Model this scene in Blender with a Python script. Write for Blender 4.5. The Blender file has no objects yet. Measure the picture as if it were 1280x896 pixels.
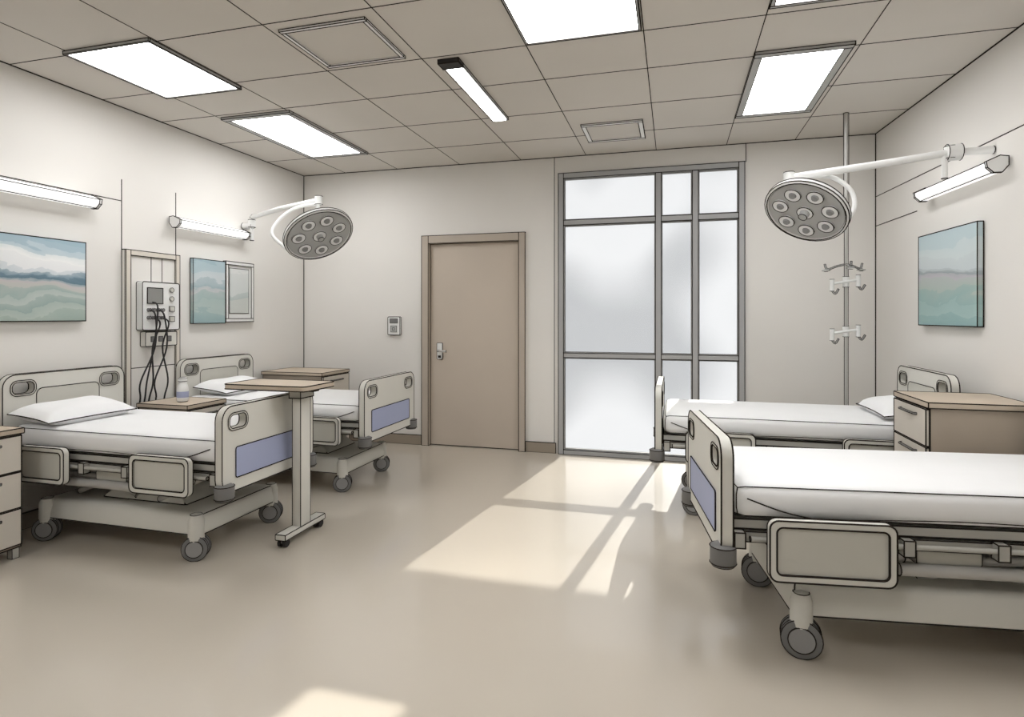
import bpy, bmesh, math, random
from mathutils import Vector, Matrix
random.seed(3)
sc = bpy.context.scene
sc.view_settings.view_transform = 'Standard'
sc.view_settings.look = 'None'

# ---------------------------------------------------------------- materials
def lin(c):
    return tuple(((x/255)/12.92 if x/255 <= 0.04045 else ((x/255+0.055)/1.055)**2.4) for x in c)
def mat(name, rgb, rough=0.6, var=0.04, scale=3.0, metal=0.0, spec=0.3, bump=0.0, bscale=60, coat=0.0):
    m = bpy.data.materials.new(name); m.use_nodes = True
    nt = m.node_tree; b = nt.nodes['Principled BSDF']
    c = lin(rgb)
    tc = nt.nodes.new('ShaderNodeTexCoord'); n = nt.nodes.new('ShaderNodeTexNoise')
    n.inputs['Scale'].default_value = scale; n.inputs['Detail'].default_value = 3
    nt.links.new(tc.outputs['Object'], n.inputs['Vector'])
    r = nt.nodes.new('ShaderNodeValToRGB')
    r.color_ramp.elements[0].position = 0.3; r.color_ramp.elements[1].position = 0.7
    r.color_ramp.elements[0].color = (*[x*(1-var) for x in c], 1)
    r.color_ramp.elements[1].color = (*[min(1, x*(1+var)) for x in c], 1)
    nt.links.new(n.outputs['Fac'], r.inputs['Fac'])
    nt.links.new(r.outputs['Color'], b.inputs['Base Color'])
    b.inputs['Roughness'].default_value = rough; b.inputs['Metallic'].default_value = metal
    b.inputs['Specular IOR Level'].default_value = spec
    if coat:
        b.inputs['Coat Weight'].default_value = coat; b.inputs['Coat Roughness'].default_value = .08
    if bump:
        n2 = nt.nodes.new('ShaderNodeTexNoise'); n2.inputs['Scale'].default_value = bscale
        nt.links.new(tc.outputs['Object'], n2.inputs['Vector'])
        bp = nt.nodes.new('ShaderNodeBump'); bp.inputs['Strength'].default_value = bump
        bp.inputs['Distance'].default_value = 0.01
        nt.links.new(n2.outputs['Fac'], bp.inputs['Height'])
        nt.links.new(bp.outputs['Normal'], b.inputs['Normal'])
    return m
def emis(name, col, s):
    m = bpy.data.materials.new(name); m.use_nodes = True
    nt = m.node_tree; b = nt.nodes['Principled BSDF']
    b.inputs['Base Color'].default_value = (.9, .9, .9, 1)
    b.inputs['Emission Color'].default_value = (*col, 1); b.inputs['Emission Strength'].default_value = s
    return m

M_INK = mat('ink_line', (48, 43, 39), 1.0, 0, spec=0)
M_WALL = mat('wall_paint', (226, 223, 218), 0.9, .015, 1.2, spec=.1)
M_CEIL = mat('ceiling_tile', (212, 207, 200), 0.95, .02, 1.5, spec=.05)
M_FLOOR = mat('vinyl_floor', (197, 188, 174), 0.3, .03, 0.8, spec=.4, coat=.85)
M_BASE = mat('baseboard_vinyl', (152, 141, 127), 0.7)
M_DOOR = mat('door_laminate', (193, 181, 167), 0.6, .02, 2)
M_DFRAME = mat('door_frame_paint', (180, 169, 156), 0.6)
M_ALU = mat('window_aluminium', (168, 168, 168), 0.5, .03)
M_PLAS = mat('bed_plastic', (214, 212, 204), 0.5, .02)
M_PLAS2 = mat('bed_plastic_inset', (199, 197, 188), 0.5, .02)
M_FRAMEB = mat('bed_frame_paint', (178, 176, 169), 0.5, .03)
M_METAL = mat('brushed_metal', (184, 182, 178), 0.45, .03, metal=.15)
M_BLUE = mat('blue_panel', (164, 171, 200), 0.5, .02)
M_SHEET = mat('white_sheet', (240, 240, 240), 0.85, .01, 4, bump=.06, bscale=9)
M_RUB = mat('grey_rubber', (120, 119, 118), 0.6, .03)
M_HUB = mat('hub_grey', (148, 147, 146), 0.5, .03)
M_BLACK = mat('black_rubber', (42, 40, 40), 0.5)
M_WOOD = mat('light_wood', (194, 179, 161), 0.5, .05, 5)
M_WOODD = mat('tan_side_laminate', (168, 155, 140), 0.6, .04, 4)
M_DRAW = mat('drawer_laminate', (212, 205, 194), 0.55, .03)
M_WHITE = mat('white_enamel', (228, 228, 226), 0.4, .01)
M_LAMPG = mat('lamp_grey', (178, 178, 176), 0.45, .02)
M_BULB = mat('bulb_glass', (232, 232, 231), 0.2, .02)
M_BULBD = mat('bulb_centre', (140, 140, 139), 0.3, .02)
M_SCREEN = mat('device_screen', (140, 140, 137), 0.3)
M_PANEL = emis('light_diffuser', (.985, .99, 1), 10.0)
M_TUBE = emis('tube_diffuser', (1, .998, .99), .7)
M_EXT = mat('sun_blocker_wood', (140, 130, 120), .8)  # only for the added sun-blocking boards outside

def glass_mat():
    m = bpy.data.materials.new('frosted_glass_painted_glow'); m.use_nodes = True  # uneven daylight glow is painted into the pane tint as soft noise
    nt = m.node_tree; nt.nodes.clear()
    out = nt.nodes.new('ShaderNodeOutputMaterial')
    tc = nt.nodes.new('ShaderNodeTexCoord')
    mp = nt.nodes.new('ShaderNodeMapping'); mp.inputs['Scale'].default_value = (1.0, 1.0, .8)
    mp.inputs['Location'].default_value = (2.3, 0, .4)
    n = nt.nodes.new('ShaderNodeTexNoise'); n.inputs['Scale'].default_value = 1.15; n.inputs['Detail'].default_value = 0
    r = nt.nodes.new('ShaderNodeValToRGB')
    r.color_ramp.interpolation = 'EASE'
    r.color_ramp.elements[0].position = .28; r.color_ramp.elements[1].position = .62
    r.color_ramp.elements[0].color = (.60, .61, .62, 1); r.color_ramp.elements[1].color = (.96, .963, .966, 1)
    nt.links.new(tc.outputs['Object'], mp.inputs['Vector']); nt.links.new(mp.outputs[0], n.inputs['Vector'])
    nt.links.new(n.outputs['Fac'], r.inputs['Fac'])
    t = nt.nodes.new('ShaderNodeBsdfTransparent'); nt.links.new(r.outputs['Color'], t.inputs['Color'])
    g = nt.nodes.new('ShaderNodeBsdfDiffuse'); g.inputs['Color'].default_value = (.85, .86, .87, 1)
    mx = nt.nodes.new('ShaderNodeMixShader'); mx.inputs[0].default_value = .12
    nt.links.new(t.outputs[0], mx.inputs[1]); nt.links.new(g.outputs[0], mx.inputs[2])
    nt.links.new(mx.outputs[0], out.inputs['Surface'])
    return m
M_GLASS = glass_mat()

def art_mat(name, stops, off, zc, zh, nscale=2.5, amp=.35):
    """abstract landscape painting: palette-knife bands disturbed by noise"""
    m = bpy.data.materials.new(name); m.use_nodes = True
    nt = m.node_tree; b = nt.nodes['Principled BSDF']; b.inputs['Roughness'].default_value = .8
    tc = nt.nodes.new('ShaderNodeTexCoord')
    sep = nt.nodes.new('ShaderNodeSeparateXYZ'); nt.links.new(tc.outputs['Object'], sep.inputs[0])
    mr = nt.nodes.new('ShaderNodeMapRange')
    mr.inputs['From Min'].default_value = zc-zh; mr.inputs['From Max'].default_value = zc+zh
    nt.links.new(sep.outputs['Z'], mr.inputs['Value'])
    mp = nt.nodes.new('ShaderNodeMapping'); mp.inputs['Location'].default_value = off
    mp.inputs['Scale'].default_value = (1, .8, 2.2)
    nt.links.new(tc.outputs['Object'], mp.inputs[0])
    n = nt.nodes.new('ShaderNodeTexNoise'); n.inputs['Scale'].default_value = nscale
    n.inputs['Detail'].default_value = 6; n.inputs['Roughness'].default_value = .5
    n.inputs['Distortion'].default_value = .8
    nt.links.new(mp.outputs[0], n.inputs['Vector'])
    s = nt.nodes.new('ShaderNodeMath'); s.operation = 'MULTIPLY_ADD'
    s.inputs[1].default_value = amp*2
    nt.links.new(n.outputs['Fac'], s.inputs[0])
    a2 = nt.nodes.new('ShaderNodeMath'); a2.operation = 'SUBTRACT'; a2.inputs[1].default_value = amp
    nt.links.new(mr.outputs[0], a2.inputs[0]); nt.links.new(a2.outputs[0], s.inputs[2])
    cols = []
    for mode in ('CONSTANT', 'LINEAR'):
        r = nt.nodes.new('ShaderNodeValToRGB'); cr = r.color_ramp; cr.interpolation = mode
        cr.elements[0].position = stops[0][0]; cr.elements[0].color = (*lin(stops[0][1]), 1)
        cr.elements[1].position = stops[-1][0]; cr.elements[1].color = (*lin(stops[-1][1]), 1)
        for p, c in stops[1:-1]:
            e = cr.elements.new(p); e.color = (*lin(c), 1)
        nt.links.new(s.outputs[0], r.inputs['Fac']); cols.append(r)
    mx = nt.nodes.new('ShaderNodeMix'); mx.data_type = 'RGBA'; mx.inputs[0].default_value = .4
    nt.links.new(cols[0].outputs['Color'], mx.inputs[6]); nt.links.new(cols[1].outputs['Color'], mx.inputs[7])
    nt.links.new(mx.outputs[2], b.inputs['Base Color'])
    return m
A1 = art_mat('painting_hills', [(0, (156, 172, 164)), (.08, (178, 190, 182)), (.15, (150, 168, 164)), (.22, (184, 194, 188)), (.29, (158, 176, 172)), (.36, (188, 190, 184)), (.43, (196, 188, 188)),
      (.47, (166, 176, 180)), (.51, (96, 122, 136)), (.56, (124, 148, 162)), (.60, (202, 210, 214)), (.65, (230, 232, 233)), (.78, (240, 241, 240)), (.86, (196, 210, 215)), (.92, (168, 190, 201)), (1, (160, 184, 196))], (0, .3, 0), 0, .27, 2.0, .25)
A2 = art_mat('painting_mist', [(0, (148, 172, 174)), (.2, (174, 190, 186)), (.35, (162, 182, 180)), (.45, (194, 196, 196)), (.55, (158, 178, 184)), (.7, (198, 206, 208)), (.85, (176, 194, 200)), (1, (160, 182, 190))], (3, 1.3, 0), 0, .28)
A3 = art_mat('painting_lake', [(0, (140, 171, 171)), (.12, (162, 188, 185)), (.24, (150, 178, 176)), (.34, (173, 186, 179)), (.44, (184, 182, 188)), (.5, (150, 158, 163)), (.54, (178, 187, 190)), (.58, (196, 205, 207)), (.75, (202, 212, 213)), (.88, (188, 204, 208)), (1, (180, 200, 205))], (5, .3, 2), 0, .31, 1.8, .26)
A4 = art_mat('painting_pale', [(0, (205, 206, 200)), (.4, (176, 188, 186)), (.5, (205, 210, 208)), (.8, (218, 220, 218)), (1, (200, 207, 208))], (7, .3, 2), 0, .28)

# ---------------------------------------------------------------- geometry helpers
INK = 0.0034
def empty(name, loc=(0, 0, 0), rz=0):
    e = bpy.data.objects.new(name, None); e.empty_display_size = .1
    sc.collection.objects.link(e); e.location = loc; e.rotation_euler = (0, 0, rz)
    return e
def ink_edges(bm, r, thr=.65):
    bm.normal_update()
    segs = []
    for e in bm.edges:
        if e.is_boundary or (len(e.link_faces) == 2 and e.calc_face_angle(0) > thr):
            segs.append((e.verts[0].co.copy(), e.verts[1].co.copy()))
    for a, b in segs:
        d = b-a
        if d.length < 1e-5: continue
        d.normalize(); a = a-d*r*.5; b = b+d*r*.5
        u = d.orthogonal().normalized(); v = d.cross(u)
        ra = [bm.verts.new(a+(u*math.cos(t)+v*math.sin(t))*r) for t in [math.pi/4+i*math.pi/2 for i in range(4)]]
        rb = [bm.verts.new(b+(u*math.cos(t)+v*math.sin(t))*r) for t in [math.pi/4+i*math.pi/2 for i in range(4)]]
        for i in range(4):
            f = bm.faces.new((ra[i], ra[(i+1) % 4], rb[(i+1) % 4], rb[i])); f.material_index = 1
        f = bm.faces.new(ra[::-1]); f.material_index = 1
        f = bm.faces.new(rb); f.material_index = 1
def part(name, bm, m, parent=None, ink=INK, mats=None):
    bmesh.ops.recalc_face_normals(bm, faces=bm.faces)
    if ink: ink_edges(bm, ink)
    me = bpy.data.meshes.new(name); bm.to_mesh(me); bm.free()
    me.materials.append(m); me.materials.append(M_INK)
    for x in (mats or []): me.materials.append(x)
    for p in me.polygons: p.use_smooth = True
    me.set_sharp_from_angle(angle=.9)
    o = bpy.data.objects.new(name, me); sc.collection.objects.link(o)
    if parent: o.parent = parent
    return o
def new(): return bmesh.new()
def box(bm, x0, x1, y0, y1, z0, z1, bev=0, M=None):
    g = bmesh.ops.create_cube(bm, size=1)
    vs = g['verts']
    for v in vs:
        v.co = Vector(((x0+x1)/2+v.co.x*(x1-x0), (y0+y1)/2+v.co.y*(y1-y0), (z0+z1)/2+v.co.z*(z1-z0)))
    if M: bmesh.ops.transform(bm, matrix=M, verts=vs)
    if bev:
        es = list({e for v in vs for e in v.link_edges})
        bmesh.ops.bevel(bm, geom=es, offset=bev, segments=2, affect='EDGES', profile=.5)
    return bm
def hexa(bm, lo4, hi4, z0, z1):
    lo = [bm.verts.new((*p, z0)) for p in lo4]; hi = [bm.verts.new((*p, z1)) for p in hi4]
    bm.faces.new(lo[::-1]); bm.faces.new(hi)
    for i in range(4): bm.faces.new((lo[i], lo[(i+1) % 4], hi[(i+1) % 4], hi[i]))
    return lo+hi
def taper(bm, x0, x1, y0, y1, z0, X0, X1, Y0, Y1, z1, bev=0):
    vs = hexa(bm, [(x0, y0), (x1, y0), (x1, y1), (x0, y1)], [(X0, Y0), (X1, Y0), (X1, Y1), (X0, Y1)], z0, z1)
    if bev:
        es = list({e for v in vs for e in v.link_edges})
        bmesh.ops.bevel(bm, geom=es, offset=bev, segments=2, affect='EDGES', profile=.5)
def rrect(cx, cy, w, h, r, n=6):
    pts = []
    for (sx, sy, a0) in [(1, 1, 0), (-1, 1, 90), (-1, -1, 180), (1, -1, 270)]:
        for i in range(n+1):
            a = math.radians(a0+90*i/n)
            pts.append((cx+sx*(w/2-r)+r*math.cos(a), cy+sy*(h/2-r)+r*math.sin(a)))
    return pts
def plate(bm, loops, t, M):
    """extrude 2D loops (first = outer, rest = holes) by t, local xy -> M"""
    es = []; vs = []
    for lp in loops:
        v = [bm.verts.new((p[0], p[1], -t/2)) for p in lp]; vs += v
        for i in range(len(v)): es.append(bm.edges.new((v[i], v[(i+1) % len(v)])))
    r = bmesh.ops.triangle_fill(bm, use_beauty=True, use_dissolve=False, edges=es)
    fs = [f for f in r['geom'] if isinstance(f, bmesh.types.BMFace)]
    ex = bmesh.ops.extrude_face_region(bm, geom=fs)
    nv = [g for g in ex['geom'] if isinstance(g, bmesh.types.BMVert)]
    bmesh.ops.translate(bm, vec=(0, 0, t), verts=nv)
    bmesh.ops.transform(bm, matrix=M, verts=vs+nv)
def frameM(origin, xa, ya):
    x = Vector(xa).normalized(); y = Vector(ya).normalized(); z = x.cross(y)
    M = Matrix((x, y, z)).transposed().to_4x4(); M.translation = Vector(origin); return M
def tube(bm, pts, r, seg=12, caps=True):
    pts = [Vector(p) for p in pts]; n = len(pts); rings = []; u = None
    rr = r if isinstance(r, (list, tuple)) else [r]*n
    for i, p in enumerate(pts):
        d = (pts[min(i+1, n-1)]-pts[max(i-1, 0)]).normalized()
        if u is None: u = d.orthogonal().normalized()
        else: u = (u-d*u.dot(d)).normalized()
        v = d.cross(u)
        rings.append([bm.verts.new(p+(u*math.cos(2*math.pi*k/seg)+v*math.sin(2*math.pi*k/seg))*rr[i]) for k in range(seg)])
    for a, b in zip(rings, rings[1:]):
        for k in range(seg): bm.faces.new((a[k], a[(k+1) % seg], b[(k+1) % seg], b[k]))
    if caps: bm.faces.new(rings[0][::-1]); bm.faces.new(rings[-1])
def spline(ctrl, n=24):
    c = [Vector(p) for p in ctrl]; c = [c[0]]+c+[c[-1]]; out = []
    for i in range(1, len(c)-2):
        for k in range(n//max(1, len(c)-3)):
            t = k/(n//max(1, len(c)-3)); p0, p1, p2, p3 = c[i-1:i+3]
            out.append(.5*((2*p1)+(-p0+p2)*t+(2*p0-5*p1+4*p2-p3)*t*t+(-p0+3*p1-3*p2+p3)*t**3))
    out.append(c[-2]); return out
def lathe(bm, prof, M, seg=28):
    rings = []
    for (r, z) in prof:
        if r < 1e-6: rings.append([bm.verts.new(M @ Vector((0, 0, z)))])
        else: rings.append([bm.verts.new(M @ Vector((r*math.cos(2*math.pi*k/seg), r*math.sin(2*math.pi*k/seg), z))) for k in range(seg)])
    for a, b in zip(rings, rings[1:]):
        for k in range(seg):
            k2 = (k+1) % seg
            if len(a) == 1 and len(b) == 1: continue
            if len(a) == 1: bm.faces.new((a[0], b[k2], b[k]))
            elif len(b) == 1: bm.faces.new((a[k], a[k2], b[0]))
            else: bm.faces.new((a[k], a[k2], b[k2], b[k]))

# ---------------------------------------------------------------- room shell
XL, XR, YB, YF, H = -3.96, 1.66, 5.63, -1.6, 2.90
T = .15
RA = math.radians(4.0)                      # the right wall splays slightly outward
def xr(y): return XR+math.tan(RA)*(YB-y)
def simple(name, boxes, m, ink=0, parent=None, bev=0):
    bm = new()
    for b in boxes: box(bm, *b, bev=bev)
    return part(name, bm, m, parent, ink)
simple('floor', [(XL-T, XR+.8, YF-T, YB+T, -.1, 0)], M_FLOOR)
simple('ceiling', [(XL-T, XR+.8, YF-T, YB+T, H, H+.1)], M_CEIL)
simple('wall_left', [(XL-T, XL, YF-T, YB+T, 0, H)], M_WALL)
bm = new(); q = [(xr(YF-T), YF-T), (xr(YF-T)+T, YF-T), (XR+T, YB+T), (xr(YB+T), YB+T)]
hexa(bm, q, q, 0, H); part('wall_right', bm, M_WALL, None, 0)
simple('wall_front', [(XL, xr(YF), YF-T, YF, 0, H)], M_WALL)
WX0, WX1, WZ = -1.085, .612, 2.73
DX0, DX1, DZ = -2.475, -1.465, 2.12
simple('wall_back', [(XL, DX0, YB, YB+T, 0, H), (DX0, DX1, YB, YB+T, DZ, H), (DX1, WX0, YB, YB+T, 0, H),
                     (WX0, WX1, YB, YB+T, WZ, H), (WX1, XR, YB, YB+T, 0, H)], M_WALL)
simple('baseboard_back', [(XL+.016, -2.54, YB-.014, YB, 0, .1), (-1.42, WX0-.03, YB-.014, YB, 0, .1), (WX1+.03, XR-.016, YB-.014, YB, 0, .1)], M_BASE, .0025)
simple('baseboard_left', [(XL, XL+.014, YF, YB, 0, .1)], M_BASE, .0025)
bm = new(); q = [(xr(YF)-.014, YF), (xr(YF), YF), (XR, YB-.015), (XR-.014, YB-.015)]; hexa(bm, q, q, 0, .1); part('baseboard_right', bm, M_BASE, None, .0025)
def trimline(name, segs, r=.0035):
    bm = new()
    for a, b in segs: tube(bm, [a, b], r, 6)
    return part(name, bm, M_INK, None, 0)
e = .002
trimline('trim_1', [((XL+e, YF, H-e), (XL+e, YB, H-e)), ((xr(YF)-e, YF, H-e), (XR-e, YB, H-e)), ((XL, YB-e, H-e), (XR, YB-e, H-e)),
                    ((XL+e, YB-e, .1), (XL+e, YB-e, H)), ((XR-e, YB-e, .1), (XR-e, YB-e, H))], .005)
trimline('trim_2', [((XL, 3.41, 1.84), (XL, 3.41, 2.36)), ((XL, 3.9, 1.84), (XL, 3.9, 2.36)), ((XL, YF, 2.2), (XL, 3.41, 2.2))], .0035)
trimline('trim_3', [((xr(YF), YF, 2.36), (XR, YB, 2.36)), ((xr(4.9), 4.9, 2.11), (XR, YB, 2.11))], .0035)
trimline('trim_4', [((-1.13, YB, 0.1), (-1.13, YB, H)), ((WX1+.012, YB, WZ), (WX1+.012, YB, H))], .0035)
gx = [-3.44, -2.82, -2.12, -1.47, -.82, -.16, .46, 1.03]
gy = [-1.1, -.5, .1, .75, 1.4, 2.05, 2.65, 3.26, 3.76, 4.38, 5.02]
trimline('ceiling_grid', [((x, YF, H), (x, YB, H)) for x in gx]+[((XL, y, H), (xr(y), y, H)) for y in gy], .003)

# ceiling light panels
def light_panel(x0, x1, y0, y1, border=.025, m=M_PANEL):
    p = empty('ceiling_light_panel', ((x0+x1)/2, (y0+y1)/2, H))
    w, h = (x1-x0), (y1-y0)
    bm = new(); b = border
    for bb in [(-w/2, w/2, -h/2, -h/2+b, -.02, -.001), (-w/2, w/2, h/2-b, h/2, -.02, -.001), (-w/2, -w/2+b, -h/2+b, h/2-b, -.02, -.001), (w/2-b, w/2, -h/2+b, h/2-b, -.02, -.001)]:
        box(bm, *bb)
    part('frame', bm, M_LAMPG, p, .003)
    bm = new(); box(bm, -w/2+b, w/2-b, -h/2+b, h/2-b, -.012, -.001); part('diffuser', bm, m, p, 0)
light_panel(-3.46, -2.83, 2.60, 3.33, .012)
light_panel(-3.42, -2.80, 3.80, 4.98, .045)
light_panel(-.81, -.17, 2.05, 3.22, .012)
light_panel(.46, .99, 3.70, 4.84, .045)
light_panel(.46, 1.02, 2.0, 3.16, .02)
light_panel(-.81, -.17, -.5, .7, .02)
light_panel(-3.4, -2.82, -.5, .7, .02)
p = empty('linear_ceiling_lamp', (-1.315, 3.85, H))
bm = new(); box(bm, -.065, .065, -.55, .55, -.02, -.001); part('housing', bm, M_LAMPG, p)
bm = new(); box(bm, -.05, .05, -.46, .54, -.026, -.005); part('diffuser', bm, M_PANEL, p, 0)
bm = new(); box(bm, -.066, .066, -.555, -.47, -.028, -.001); part('end_cap', bm, M_BLACK, p)
def hatch(name, x0, x1, y0, y1, b):
    p = empty(name, ((x0+x1)/2, (y0+y1)/2, H)); w, h = x1-x0, y1-y0
    bm = new()
    for bb in [(-w/2, w/2, -h/2, -h/2+b, -.014, -.001), (-w/2, w/2, h/2-b, h/2, -.014, -.001), (-w/2, -w/2+b, -h/2+b, h/2-b, -.014, -.001), (w/2-b, w/2, -h/2+b, h/2-b, -.014, -.001)]:
        box(bm, *bb)
    part('rim', bm, M_SHEET, p, .003)
    bm = new(); box(bm, -w/2+b, w/2-b, -h/2+b, h/2-b, -.004, -.001); part('panel', bm, M_CEIL, p, 0)
hatch('ceiling_access_hatch', -2.07, -1.55, 2.72, 3.2, .022)
hatch('ceiling_air_vent', -.73, -.24, 4.72, 5.2, .035)

# ---------------------------------------------------------------- door
p = empty('door_1', (0, YB, 0))
bm = new()
box(bm, -2.53, -2.455, -.03, .1, 0, 2.175); box(bm, -1.485, -1.42, -.03, .1, 0, 2.175); box(bm, -2.455, -1.485, -.03, .1, 2.095, 2.175)
part('frame', bm, M_DFRAME, p)
bm = new(); box(bm, -2.452, -1.488, .025, .075, .006, 2.092); part('leaf', bm, M_DOOR, p)
bm = new(); plate(bm, [rrect(0, 0, .06, .17, .01)], .012, frameM((-2.345, .018, .98), (1, 0, 0), (0, 0, 1))); part('handle_plate', bm, M_WHITE, p, .0025)
bm = new(); tube(bm, [(-2.345, .02, .985), (-2.345, -.035, .985), (-2.33, -.045, .985), (-2.25, -.045, .98)], .011, 10); part('lever', bm, M_METAL, p, .002)
bm = new(); box(bm, -2.36, -2.33, .005, .015, .91, .935); part('keyhole', bm, M_BLACK, p, 0)
p = empty('wall_thermostat', (-2.845, YB, 1.24))
bm = new(); plate(bm, [rrect(0, 0, .14, .19, .012)], .03, frameM((0, -.017, 0), (1, 0, 0), (0, 0, 1))); part('body', bm, M_WHITE, p)
bm = new(); box(bm, -.045, .045, -.036, -.030, .03, .075); part('display', bm, M_RUB, p, .002)
bm = new(); box(bm, -.035, .035, -.038, -.030, -.065, .0); box(bm, -.012, .012, -.042, -.032, -.045, -.02); part('button', bm, M_LAMPG, p, .002)

# ---------------------------------------------------------------- window
p = empty('window_1', (0, YB, 0)); f = .05; y0, y1 = -.03, .06
bm = new()
box(bm, WX0, WX0+f, y0, y1, 0, WZ); box(bm, WX1-f, WX1, y0, y1, 0, WZ)
box(bm, WX0+f, WX1-f, y0, y1, WZ-f, WZ); box(bm, WX0+f, WX1-f, y0, y1, 0, .045)
for xm in (-.14, .189): box(bm, xm-.026, xm+.026, y0+.004, y1, .045, WZ-f)
xs = [(WX0+f, -.166), (-.114, .163), (.215, WX1-f)]
for a, b in xs:
    box(bm, a, b, y0+.008, y1, .94, .985); box(bm, a, b, y0+.008, y1, 2.225, 2.275)
part('frame', bm, M_ALU, p)
bm = new()
for a, b in xs:
    for z0, z1 in ((.045, .94), (.985, 2.225), (2.275, WZ-f)):
        for q in ((a, a+.01, z0, z1), (b-.01, b, z0, z1), (a+.01, b-.01, z0, z0+.01), (a+.01, b-.01, z1-.01, z1)):
            box(bm, q[0], q[1], .0, .028, q[2], q[3])
part('glazing_beads', bm, M_LAMPG, p, .0015)
bm = new()
for a, b in xs:
    for z0, z1 in ((.045, .94), (.985, 2.225), (2.275, WZ-f)):
        v = [bm.verts.new(q) for q in ((a, .03, z0), (b, .03, z0), (b, .03, z1), (a, .03, z1))]; bm.faces.new(v)
part('panes', bm, M_GLASS, p, 0)
p = empty('sun_blocker', (0, YB+4, 0))  # unseen boards added outside to cut the sun into floor patches
bm = new(); box(bm, -5, 5, -.04, .04, 4.13, 4.60); box(bm, -5, -.25, -.04, .04, 4.60, 5.4); box(bm, .13, 5, -.04, .04, 4.60, 5.4)
box(bm, .70, 1.5, -.04, .04, 3.70, 4.13)
box(bm, -5, -4.8, -.1, .1, 0, 4.13); box(bm, 4.8, 5, -.1, .1, 0, 4.13); part('blocker_boards', bm, M_EXT, p, 0)

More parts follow.
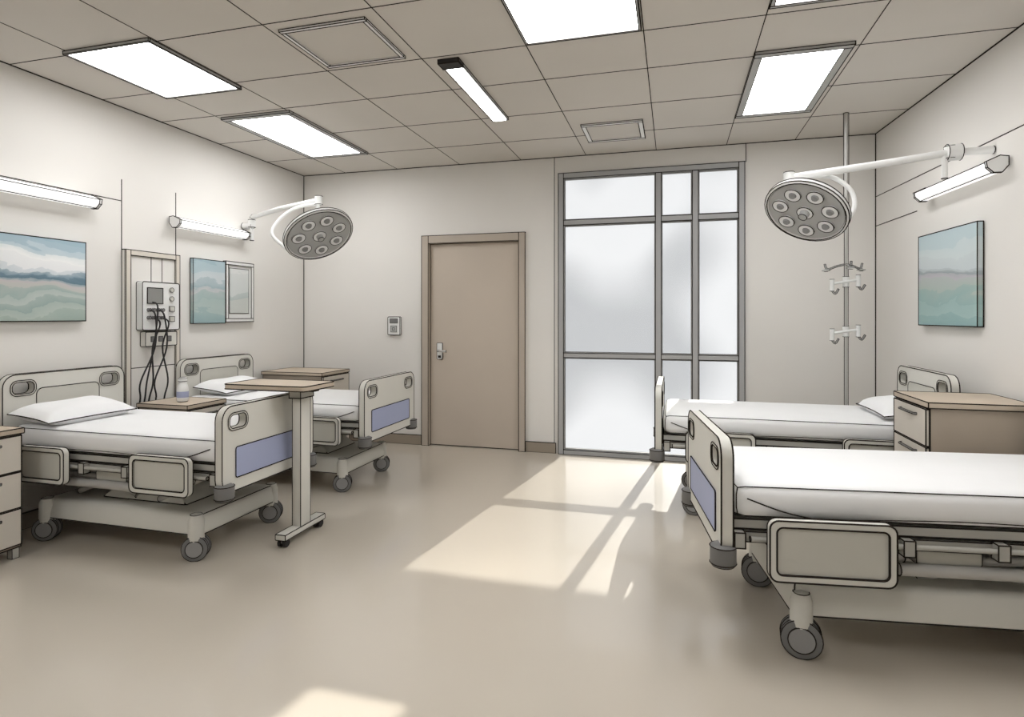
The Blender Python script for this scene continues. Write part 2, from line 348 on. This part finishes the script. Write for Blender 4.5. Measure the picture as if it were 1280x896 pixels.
# ---------------------------------------------------------------- hospital bed
def caster(bmw, bmh, bmc, x, y, r=.066, ang=0.4):
    c = Vector((x, y, r)); ax = Vector((math.sin(ang), -math.cos(ang), 0))
    z = ax; xa = Vector((math.cos(ang), math.sin(ang), 0)); M = frameM(c, xa, z.cross(xa))
    for s in (-1, 1):
        M2 = M @ Matrix.Translation((0, 0, s*.022))
        lathe(bmw, [(0, -.013), (r*.82, -.013), (r, -.008), (r, .008), (r*.82, .013), (0, .013)], M2, 28)
        lathe(bmh, [(0, s*.0135), (r*.66, s*.0135), (r*.66, s*.017), (0, s*.017)], M2, 24)
    lathe(bmc, [(0, r*1.35), (.034, r*1.35), (.042, r*1.7), (.042, .215), (.03, .25), (0, .26)], Matrix.Translation((x, y, 0)), 16)
def hospital_bed(loc, rz, L, w, pillow=(.27, 0), base_in=.22, cr=.068, rails=((.145, .36), (.645, .885)), rail_h=.205, rail_z=.485, bz=(.13, .25)):
    P = empty('hospital_bed', loc, rz); hw = w/2
    for nm, x, zt, zb in (('headboard', .04, .985, .42), ('footboard', L-.03, .86, .40)):
        h = zt-zb; M = frameM((x, 0, (zt+zb)/2), (0, 1, 0), (0, 0, 1))
        hole = [rrect(s*(hw-.115), h/2-.085, .13, .075, .03) for s in (-1, 1)]
        bm = new(); plate(bm, [rrect(0, 0, w, h, .075)]+hole, .045, M)
        part(nm, bm, M_PLAS, P)
        for s in (-1, 1):
            bm = new()
            plate(bm, [rrect(s*(hw-.115), h/2-.085, .15, .095, .04), rrect(s*(hw-.115), h/2-.085, .128, .073, .03)], .052, M)
            part(nm+'_grip', bm, M_PLAS2, P, .0025)
        bm = new()
        if nm == 'footboard':
            plate(bm, [rrect(0, -h*.17, w*.76, h*.36, .012)], .053, M); part('blue_inset_panel', bm, M_BLUE, P, .003)
        else:
            plate(bm, [rrect(0, -h*.03, w*.52, h*.72, .04)], .05, M); part('inset_panel', bm, M_PLAS2, P, .0025)
    bm = new()
    for s in (-1, 1):
        M = frameM((L-.02, s*(hw-.03), .40), (1, 0, 0), (0, 1, 0))
        lathe(bm, [(0, -.035), (.042, -.035), (.05, -.025), (.05, .04), (.035, .05), (0, .05)], M, 20)
    part('corner_bumpers', bm, M_RUB, P, .0025)
    x0, x1 = .07, L-.06
    bm = new(); box(bm, x0, x1, -hw+.03, hw-.03, .545, .685, .045); part('mattress', bm, M_SHEET, P, .0026)
    bm = new()
    for s in (-1, 1):
        yy = s*(hw-.027)
        tube(bm, spline([(x1-.30, yy, .56), (x1-.18, yy, .585), (x1-.05, yy, .63)], 10), .0026, 6)
        tube(bm, spline([(x0+.02, yy, .575), (x0+.3, yy, .568), (x0+.75, yy, .575), (x1-.35, yy, .56)], 12), .002, 6)
    part('sheet_folds', bm, M_INK, P, 0)
    if pillow:
        bm = new(); n = 16; mth = 12; pw, ph, th = .33, .58, .07
        grid = {}
        for s in (1, -1):
            for i in range(n+1):
                for j in range(mth+1):
                    u = -1+2*i/n; v = -1+2*j/mth
                    if s == -1 and (abs(u) == 1 or abs(v) == 1): grid[(s, i, j)] = grid[(1, i, j)]; continue
                    hgt = th*((1-u**4)*(1-v**4))**.55*(1+.08*math.sin(3*u+2*v))
                    px = pw/2*v*(1-.08*(1-u*u)*abs(v)); py = ph/2*u*(1-.07*(1-v*v)*abs(u))
                    grid[(s, i, j)] = bm.verts.new((pillow[0]+px, pillow[1]+py, .735+s*hgt*(1 if s > 0 else .7)+.12*(-px)))
            for i in range(n):
                for j in range(mth):
                    q = [grid[(s, i, j)], grid[(s, i+1, j)], grid[(s, i+1, j+1)], grid[(s, i, j+1)]]
                    bm.faces.new(q if s == 1 else q[::-1])
        rim = [(i, 0) for i in range(n)]+[(n, j) for j in range(mth)]+[(i, mth) for i in range(n, 0, -1)]+[(0, j) for j in range(mth, 0, -1)]
        rp = [grid[(1, i, j)].co.copy() for i, j in rim]; rp.append(rp[0])
        part('pillow', bm, M_SHEET, P, 0)
        bm = new(); tube(bm, rp, .0035, 6); part('pillow_piping', bm, M_INK, P, 0)
    bm = new(); box(bm, x0, x1, -hw+.05, hw-.05, .505, .543); part('mattress_deck', bm, M_FRAMEB, P)
    bm = new()
    for s in (-1, 1):
        box(bm, x0+.03, x1-.02, s*(hw-.06)-.015, s*(hw-.06)+.015, .455, .495)
        tube(bm, [(x0+.08, s*(hw-.02), .475), (x1-.06, s*(hw-.02), .475)], .01, 12)
        for xx in (.2, .42, .62, .8, 1.0):
            box(bm, L*xx/1.05-.02, L*xx/1.05+.02, s*(hw-.03)-.02, s*(hw-.03)+.02, .44, .50)
    for xx in (.15, .4, .65, .88): box(bm, L*xx-.02, L*xx+.02, -hw+.08, hw-.08, .45, .49)
    part('side_frame', bm, M_FRAMEB, P, .0028)
    for s in (-1, 1):
        for a, b in rails:
            ww = L*(b-a); cx = L*(a+b)/2
            M = frameM((cx, s*(hw+.022), rail_z), (1, 0, 0), (0, 0, 1))
            bm = new(); plate(bm, [rrect(0, 0, ww, rail_h, .032), rrect(0, 0, ww-.05, rail_h-.05, .022)], .034, M); part('side_rail', bm, M_PLAS, P)
            bm = new(); plate(bm, [rrect(0, 0, ww-.05, rail_h-.05, .022)], .018, M); part('side_rail_panel', bm, M_PLAS2, P, .0022)
            bm = new()
            for k in (-.3, .3): tube(bm, [(cx+k*ww, s*(hw-.06), .47), (cx+k*ww, s*(hw+.01), .43)], .012, 10)
            part('rail_hinges', bm, M_METAL, P, 0)
    bm = new()
    for s in (-1, 1):
        y = s*.2
        for (xa, za, xb, zb) in ((.25, .27, .55, .46), (.52, .28, .25, .46), (.62, .27, .85, .45)):
            tube(bm, [(L*xa, y, za), (L*xb, y, zb)], .016, 12)
        tube(bm, [(L*.2, s*.30, .42), (L*.5, s*.30, .40)], .018, 12)
        tube(bm, [(L*.3, s*.34, .375), (L*.6, s*.34, .375)], .024, 14)
        tube(bm, [(L*.58, s*.30, .41), (L*.82, s*.30, .425)], .022, 12)
    tube(bm, [(L*.25, -.24, .44), (L*.25, .24, .44)], .018); tube(bm, [(L*.85, -.24, .44), (L*.85, .24, .44)], .018)
    part('lift_linkage', bm, M_METAL, P, .0025)
    bm = new(); box(bm, L*.42, L*.56, -.33, -.26, .39, .45, .012); box(bm, L*.42, L*.56, .26, .33, .39, .45, .012); part('actuator_motor', bm, M_PLAS2, P, .0022)
    b0, b1 = .155*L, L-base_in
    bm = new(); taper(bm, L*.36, L*.74, -.21, .21, .25, L*.42, L*.68, -.17, .17, .34, .012); part('column_shroud', bm, M_PLAS, P)
    bm = new(); taper(bm, L*.40, L*.70, -.18, .18, .34, L*.36, L*.74, -.25, .25, .455, .012); part('upper_shroud', bm, M_PLAS2, P)
    bm = new(); taper(bm, b0, b1, -.33, .33, bz[0], b0+.015, b1-.015, -.30, .30, bz[1], .025); part('base_cover', bm, M_PLAS, P)
    bw, bh, bc = new(), new(), new()
    for xx in (b0+.04, b1-.04):
        for yy in (-.31, .31): caster(bw, bh, bc, xx, yy, cr, .45 if rz == 0 else -.25)
    part('caster_wheels', bw, M_RUB, P, .0022); part('caster_hubs', bh, M_HUB, P, .0022); part('caster_covers', bc, M_PLAS, P, .0022)
    return P
hospital_bed((-3.93, 2.95, 0), 0, 1.65, .80, pillow=(.25, -.10))
hospital_bed((-3.93, 4.28, 0), 0, 1.74, .85, pillow=(.27, -.05))
hospital_bed((1.645, 4.46, 0), math.pi, 1.775, .86, pillow=(.22, .05))
LB = 1.68; ab = math.radians(7.5)
hospital_bed((.118+LB*math.cos(ab), 2.80+LB*math.sin(ab), 0), math.pi+ab, LB, .80, pillow=None, base_in=.29, cr=.075, rails=((.05, .24), (.63, .895)), rail_h=.23, rail_z=.455, bz=(.155, .29))

# ---------------------------------------------------------------- overbed table
P = empty('overbed_table', (-2.19, 3.09, 0))
bm = new(); plate(bm, [rrect(-.15, 0, .57, .32, .03)], .028, frameM((0, 0, .918), (1, 0, 0), (0, 1, 0))); part('tabletop', bm, M_WOOD, P)
bm = new(); box(bm, -.03, .03, -.05, .05, .06, .885, .006); part('column', bm, M_PLAS, P)
bm = new(); box(bm, -.04, .04, -.065, .065, .85, .903); box(bm, -.2, .1, -.03, .03, .89, .903); part('top_bracket', bm, M_FRAMEB, P)
bm = new(); box(bm, -.035, .035, -.20, .20, .045, .08, .006); part('foot_bar', bm, M_PLAS, P)
bw, bf = new(), new()
for y in (-.17, .17):
    for s in (-1, 1):
        M = frameM((s*.016, y, .025), (0, 1, 0), (0, 0, 1)); lathe(bw, [(0, -.008), (.023, -.008), (.023, .008), (0, .008)], M, 18)
    box(bf, -.012, .012, y-.012, y+.012, .024, .05)
part('casters', bw, M_BLACK, P, .0015); part('caster_stems', bf, M_RUB, P, 0)

# ---------------------------------------------------------------- cabinets
def cabinet(name, x0, x1, y0, y1, h, face, nd=3, body=M_DRAW, side=M_WOODD, top=M_WOOD):
    P = empty(name, ((x0+x1)/2, (y0+y1)/2, 0)); w, d = x1-x0, y1-y0
    bm = new(); box(bm, -w/2+.012, w/2-.012, -d/2+.012, d/2-.012, .06, h-.03); part('carcass', bm, side, P)
    bm = new(); box(bm, -w/2, w/2, -d/2, d/2, h-.03, h, .004); part('top', bm, top, P)
    bm = new(); hh = (h-.03-.08)/nd
    s = 1 if face == '+X' else -1; xf = s*(w/2-.012)
    for i in range(nd):
        z0 = .075+i*hh; a, b = sorted((xf, xf+s*.016)); box(bm, a, b, -d/2+.02, d/2-.02, z0+.004, z0+hh-.004)
    part('drawers', bm, body, P)
    bm = new()
    for i in range(nd):
        zc = .075+(i+.78)*hh; xo = xf+s*.03
        tube(bm, [(xf+s*.014, -d*.22, zc), (xo, -d*.2, zc), (xo, d*.2, zc), (xf+s*.014, d*.22, zc)], .006, 8)
    part('handles', bm, M_METAL, P, .0015)
    bm = new()
    for sx in (-1, 1):
        for sy in (-1, 1): box(bm, sx*(w/2-.035)-.018, sx*(w/2-.035)+.018, sy*(d/2-.035)-.018, sy*(d/2-.035)+.018, 0, .06)
    part('feet', bm, M_FRAMEB, P, .002)
    return P
cabinet('bedside_cabinet', -3.93, -3.50, 1.98, 2.42, .72, '+X', 3)
cabinet('nightstand', -3.82, -3.36, 3.41, 3.79, .70, '+X', 3)
cabinet('storage_cabinet', -3.90, -3.22, 4.86, 5.35, .80, '+X', 3)
cabinet('chest_of_drawers', 1.255, 1.74, 3.45, 3.94, .90, '-X', 4)
P = empty('sanitizer_bottle', (-3.55, 3.56, .705))
bm = new(); lathe(bm, [(0, 0), (.034, 0), (.04, .008), (.04, .09), (.034, .12), (.026, .135), (.026, .15), (0, .15)], Matrix()); part('bottle_body', bm, M_WHITE, P, .002)
bm = new(); lathe(bm, [(0, .15), (.03, .15), (.03, .172), (.022, .18), (0, .18)], Matrix()); part('cap', bm, M_WHITE, P, .002)
bm = new(); lathe(bm, [(.0405, .03), (.0412, .03), (.0412, .075), (.0405, .075)], Matrix()); part('label', bm, M_BLUE, P, 0)

# ---------------------------------------------------------------- headwall service panel
P = empty('medical_service_panel', (XL+.002, 3.655, 0))
bm = new(); box(bm, 0, .03, -.245, .245, 0, 1.84); part('backing_panel', bm, M_WALL, P)
bm = new()
for b in [(.03, .042, -.245, -.205, 0, 1.84), (.03, .042, .205, .245, 0, 1.84), (.03, .042, -.205, .205, 1.80, 1.84)]: box(bm, *b)
part('panel_rails', bm, M_DRAW, P, .003)
bm = new(); tube(bm, [(.03, -.02, 1.6), (.03, -.02, 1.8)], .003, 6); tube(bm, [(.03, .08, 1.6), (.03, .08, 1.8)], .003, 6)
tube(bm, [(.03, -.2, .95), (.03, .2, .95)], .003, 6); part('panel_joints', bm, M_INK, P, 0)
bm = new(); plate(bm, [rrect(0, 0, .34, .37, .015)], .06, frameM((.06, .02, 1.42), (0, 1, 0), (0, 0, 1))); part('monitor_unit', bm, M_WHITE, P)
bm = new(); plate(bm, [rrect(0, 0, .29, .11, .01)], .05, frameM((.055, .03, 1.165), (0, 1, 0), (0, 0, 1))); part('socket_strip', bm, M_PLAS, P)
bm = new(); box(bm, .088, .094, -.11, .03, 1.44, 1.56); part('screen', bm, M_SCREEN, P)
bm = new()
for z in (1.55, 1.48):
    lathe(bm, [(0, 0), (.018, 0), (.018, .012), (0, .012)], frameM((.09, .11, z), (0, 1, 0), (0, 0, 1)), 16)
for z in (1.40, 1.32): box(bm, .09, .1, .09, .135, z-.02, z+.02)
part('knobs', bm, M_PLAS2, P, .002)
bm = new()
for i, y in enumerate((-.10, -.06, -.02, .02)):
    for z in (1.39, 1.33): lathe(bm, [(0, 0), (.013, 0), (.013, .02), (0, .02)], frameM((.09, y, z), (0, 1, 0), (0, 0, 1)), 14)
for y in (-.05, .02, .1): box(bm, .08, .085, y-.018, y+.018, 1.145, 1.185)
part('sockets', bm, M_RUB, P, .0015)
bm = new()
for ya, za, yb, k in ((-.10, 1.39, -.16, .03), (-.06, 1.33, -.08, -.03), (-.02, 1.39, -.02, .06), (.02, 1.33, .06, -.02), (-.08, 1.45, -.12, .0)):
    tube(bm, spline([(.11, ya, za), (.15, ya+.01, za-.05), (.12, ya+k, 1.1), (.1, yb-k*.5, .85), (.08, yb, .72), (.05, yb, .6)], 30), .006, 8)
part('cables', bm, M_BLACK, P, 0)

# ---------------------------------------------------------------- wall lamps
def wall_lamp(x, y0, y1, z, s, rz=0):
    P = empty('wall_tube_lamp', (x+s*.003, (y0+y1)/2, z), rz); L = y1-y0
    bm = new(); box(bm, *(sorted((0, s*.05))), -L/2+.02, L/2-.02, .0, .045); part('back_housing', bm, M_WHITE, P)
    bm = new()
    prof = [(s*.01, .0), (s*.04, -.035), (s*.08, -.035), (s*.11, -.008), (s*.115, .022), (s*.05, .05), (s*.01, .045)]
    a = [bm.verts.new((q[0], -L/2, q[1])) for q in prof]; b = [bm.verts.new((q[0], L/2, q[1])) for q in prof]
    for i in range(len(prof)):
        k = (i+1) % len(prof); bm.faces.new((a[i], a[k], b[k], b[i]))
    bm.faces.new(a); bm.faces.new(b)
    part('diffuser', bm, M_TUBE, P, 0)
    for sg in (-1, 1):
        bm = new(); vs = []
        for yy in (sg*L/2, sg*(L/2+.018)):
            vs.append([bm.verts.new((q[0]*1.04, yy, q[1]*1.1)) for q in prof])
        for i in range(len(prof)):
            k = (i+1) % len(prof); bm.faces.new((vs[0][i], vs[0][k], vs[1][k], vs[1][i]))
        bm.faces.new(vs[0]); bm.faces.new(vs[1]); part('end_cap', bm, M_WHITE, P, .0028)
    bm = new()
    for i in (0, 2, 4, 5):
        tube(bm, [(prof[i][0], -L/2, prof[i][1]), (prof[i][0], L/2, prof[i][1])], .003, 6)
    part('diffuser_seams', bm, M_INK, P, 0)
wall_lamp(XL, 2.2, 3.14, 2.13, 1)
wall_lamp(XL, 3.84, 4.62, 2.10, 1)
wall_lamp(xr(4.23), 3.84, 4.66, 2.175, -1, RA)

# ---------------------------------------------------------------- pictures
def picture(x, y0, y1, z0, z1, s, art, frame=False, rz=0):
    P = empty('framed_print' if frame else 'canvas_painting', (x+s*.006, (y0+y1)/2, (z0+z1)/2), rz)
    w, h = (y1-y0)/2, (z1-z0)/2
    a, b = sorted((0, s*.032))
    if not frame:
        bm = new(); box(bm, a, b, -w, w, -h, h); part('canvas', bm, art, P)
    else:
        t = .03; bm = new()
        for q in [(-w, w, -h, -h+t), (-w, w, h-t, h), (-w, -w+t, -h+t, h-t), (w-t, w, -h+t, h-t)]: box(bm, a, b, *q)
        part('frame', bm, M_WHITE, P)
        a2, b2 = sorted((0, s*.02)); bm = new(); box(bm, a2, b2, -w+t, w-t, -h+t, h-t); part('mount', bm, M_WHITE, P, 0)
        bm = new(); a3, b3 = sorted((s*.018, s*.026)); box(bm, a3, b3, -w+t+.02, w-t-.03, -h+t+.05, h-t-.03); part('inner_print', bm, art, P, .0025)
picture(XL, 2.15, 3.106, 1.31, 1.85, 1, A1)
picture(XL, 4.045, 4.41, 1.28, 1.835, 1, A2)
picture(XL, 4.42, 4.78, 1.29, 1.845, 1, A4, True)
picture(xr(4.43), 4.07, 4.79, 1.28, 1.905, -1, A3, False, RA)

# ---------------------------------------------------------------- surgical exam lights
def exam_light(head, normal, up_hint, diam, arm, extra=None, bracket=None):
    P = empty('surgical_exam_light', head)
    h = Vector(head); n = Vector(normal).normalized(); x = n.cross(Vector(up_hint)).normalized(); y = n.cross(x)
    R = diam/2
    M = Matrix((x, y, n)).transposed().to_4x4()
    bm = new(); lathe(bm, [(0, -.075), (R*.45, -.07), (R*.85, -.045), (R, -.012), (R, .012), (R*.94, .02), (R*.9, .008), (0, .008)], M, 40); part('dome', bm, M_WHITE, P)
    bm = new(); lathe(bm, [(R*.9, .009), (R*.9, .014), (0, .014)], M, 40); part('face_plate', bm, M_LAMPG, P, 0)
    bl, bd = new(), new()
    spots = [(0, 0, .19)]+[(math.cos(a)*.60, math.sin(a)*.60, .19) for a in [i*math.pi*2/7+.3 for i in range(7)]]
    for cx, cy, r in spots:
        M2 = M @ Matrix.Translation((cx*R, cy*R, 0)); r *= R
        lathe(bl, [(r, .012), (r, .024), (r*.85, .026), (0, .022)], M2, 20)
        lathe(bd, [(r*.5, .024), (r*.4, .034), (0, .036)], M2, 14)
    part('bulb_lenses', bl, M_BULB, P, .0028); part('bulb_centres', bd, M_BULBD, P, 0)
    bm = new(); tube(bm, [Vector((0, 0, 0))+n*.02, n*.06], [.03, .025], 16)
    part('sterile_handle', bm, M_LAMPG, P, .0025)
    bm = new(); A = [Vector(q)-h for q in arm]
    tube(bm, A, .022, 14)
    for q in (A[0], A[-1]): tube(bm, [q-Vector((0, 0, .035)), q+Vector((0, 0, .035))], .032, 18)
    part('arm', bm, M_WHITE, P, .0025)
    if bracket:
        bm = new(); tube(bm, spline([Vector(q)-h for q in bracket], 24), .014, 10); part('yoke', bm, M_WHITE, P, .0)
    if extra:
        bm = new()
        for ex in extra: tube(bm, [Vector(q)-h for q in ex[0]], ex[1], 14)
        part('wall_mount', bm, M_WHITE, P, .0025)
exam_light((-2.88, 4.30, 2.03), (.642, -.308, -.845), (0, 0, 1), .58,
           [(-3.86, 4.68, 2.22), (-3.84, 4.67, 2.28), (-3.4, 4.5, 2.31), (-2.92, 4.36, 2.33)],
           extra=[([(-3.955, 4.68, 2.20), (-3.85, 4.68, 2.20)], .03), ([(-3.86, 4.68, 2.06), (-3.86, 4.68, 2.28)], .018), ([(-2.92, 4.36, 2.36), (-2.95, 4.36, 2.10)], .016)],
           bracket=[(-2.94, 4.36, 2.30), (-3.12, 4.33, 2.27), (-3.22, 4.25, 2.17), (-3.24, 4.17, 2.03), (-3.12, 4.2, 1.905)])
xm = xr(3.98)
exam_light((.795, 4.0, 2.0), (-.497, -.55, -.846), (0, 0, 1), .50,
           [(1.56, 3.98, 2.30), (1.2, 3.99, 2.26), (.70, 4.02, 2.215)],
           extra=[([(1.61, 3.98, 2.30), (1.54, 3.98, 2.30)], .048), ([(xm-.003, 3.98, 2.30), (1.60, 3.98, 2.30)], .022), ([(1.53, 3.98, 2.29), (1.53, 3.98, 2.15)], .016), ([(.70, 4.02, 2.2), (.76, 4.04, 2.06)], .02)],
           bracket=[(.80, 4.02, 2.22), (.95, 4.05, 2.21), (1.05, 4.03, 2.12), (1.06, 3.99, 2.0), (1.0, 3.97, 1.92)])

# ---------------------------------------------------------------- IV pole
P = empty('ceiling_iv_pole', (1.27, 5.0, 0))
bm = new(); tube(bm, [(0, 0, 2.15), (0, 0, H-.001)], .016, 14); part('upper_tube', bm, M_METAL, P)
bm = new(); tube(bm, [(0, 0, 0.02), (0, 0, 2.15)], .012, 12); part('lower_tube', bm, M_METAL, P)
bm = new(); tube(bm, [(-.014, -.012, .02), (-.014, -.012, 2.15)], .002, 6); tube(bm, [(.014, -.012, .02), (.014, -.012, 2.15)], .002, 6)
tube(bm, [(-.018, -.01, 2.15), (-.018, -.01, H-.001)], .0022, 6); tube(bm, [(.018, -.01, 2.15), (.018, -.01, H-.001)], .0022, 6)
part('tube_seams', bm, M_INK, P, 0)
bm = new(); lathe(bm, [(0, 0), (.06, 0), (.06, .015), (.02, .03), (0, .03)], Matrix(), 24); part('floor_flange', bm, M_METAL, P, .002)
bm = new()
for z in (1.60, 1.22):
    tube(bm, [(-.10, -.02, z-.01), (.08, -.02, z+.02)], .010, 10)
    for x, dz in ((-.10, -.01), (.08, .02)):
        tube(bm, [(x, -.02, z+dz+.035), (x, -.02, z+dz-.055)], .016, 10)
        tube(bm, spline([(x, -.02, z+dz-.05), (x+.02, -.03, z+dz-.075), (x+.04, -.04, z+dz-.04)], 8), .007, 8)
    tube(bm, [(0, 0, z-.035), (0, 0, z+.045)], .022, 12)
for k in range(3):
    a = .5+k*2.1; tube(bm, spline([(0, 0, 1.74), (.06*math.cos(a), .06*math.sin(a), 1.73), (.13*math.cos(a), .13*math.sin(a), 1.71), (.15*math.cos(a), .15*math.sin(a), 1.75)], 12), .007, 8)
    lathe(bm, [(.014, -.008), (.03, 0), (.014, .008)], Matrix.Translation((.14*math.cos(a), .14*math.sin(a), 1.70)), 14)
part('hooks_and_clamps', bm, M_WHITE, P, .0016)

# ---------------------------------------------------------------- lights
w = bpy.data.worlds.new('hazy_sky'); sc.world = w; w.use_nodes = True
w.node_tree.nodes['Background'].inputs[0].default_value = (.95, .96, .97, 1)
w.node_tree.nodes['Background'].inputs[1].default_value = 1.04
sd = bpy.data.lights.new('sun', 'SUN'); sd.energy = 7.2; sd.angle = math.radians(.4); sd.color = (1, .965, .89)
so = bpy.data.objects.new('sun', sd); sc.collection.objects.link(so); so.location = (1, 12, 8)
so.rotation_euler = Vector((-.129, -.992, -.6)).to_track_quat('-Z', 'Y').to_euler()

# ---------------------------------------------------------------- camera
cd = bpy.data.cameras.new('camera'); cam = bpy.data.objects.new('camera', cd); sc.collection.objects.link(cam)
cam.location = (0, 0, 1.343); cam.rotation_euler = (math.radians(90), 0, math.radians(15.5))
cd.sensor_width = 36; cd.lens = 730/1280*36; cd.shift_y = -53/1280; cd.clip_start = .05
sc.camera = cam
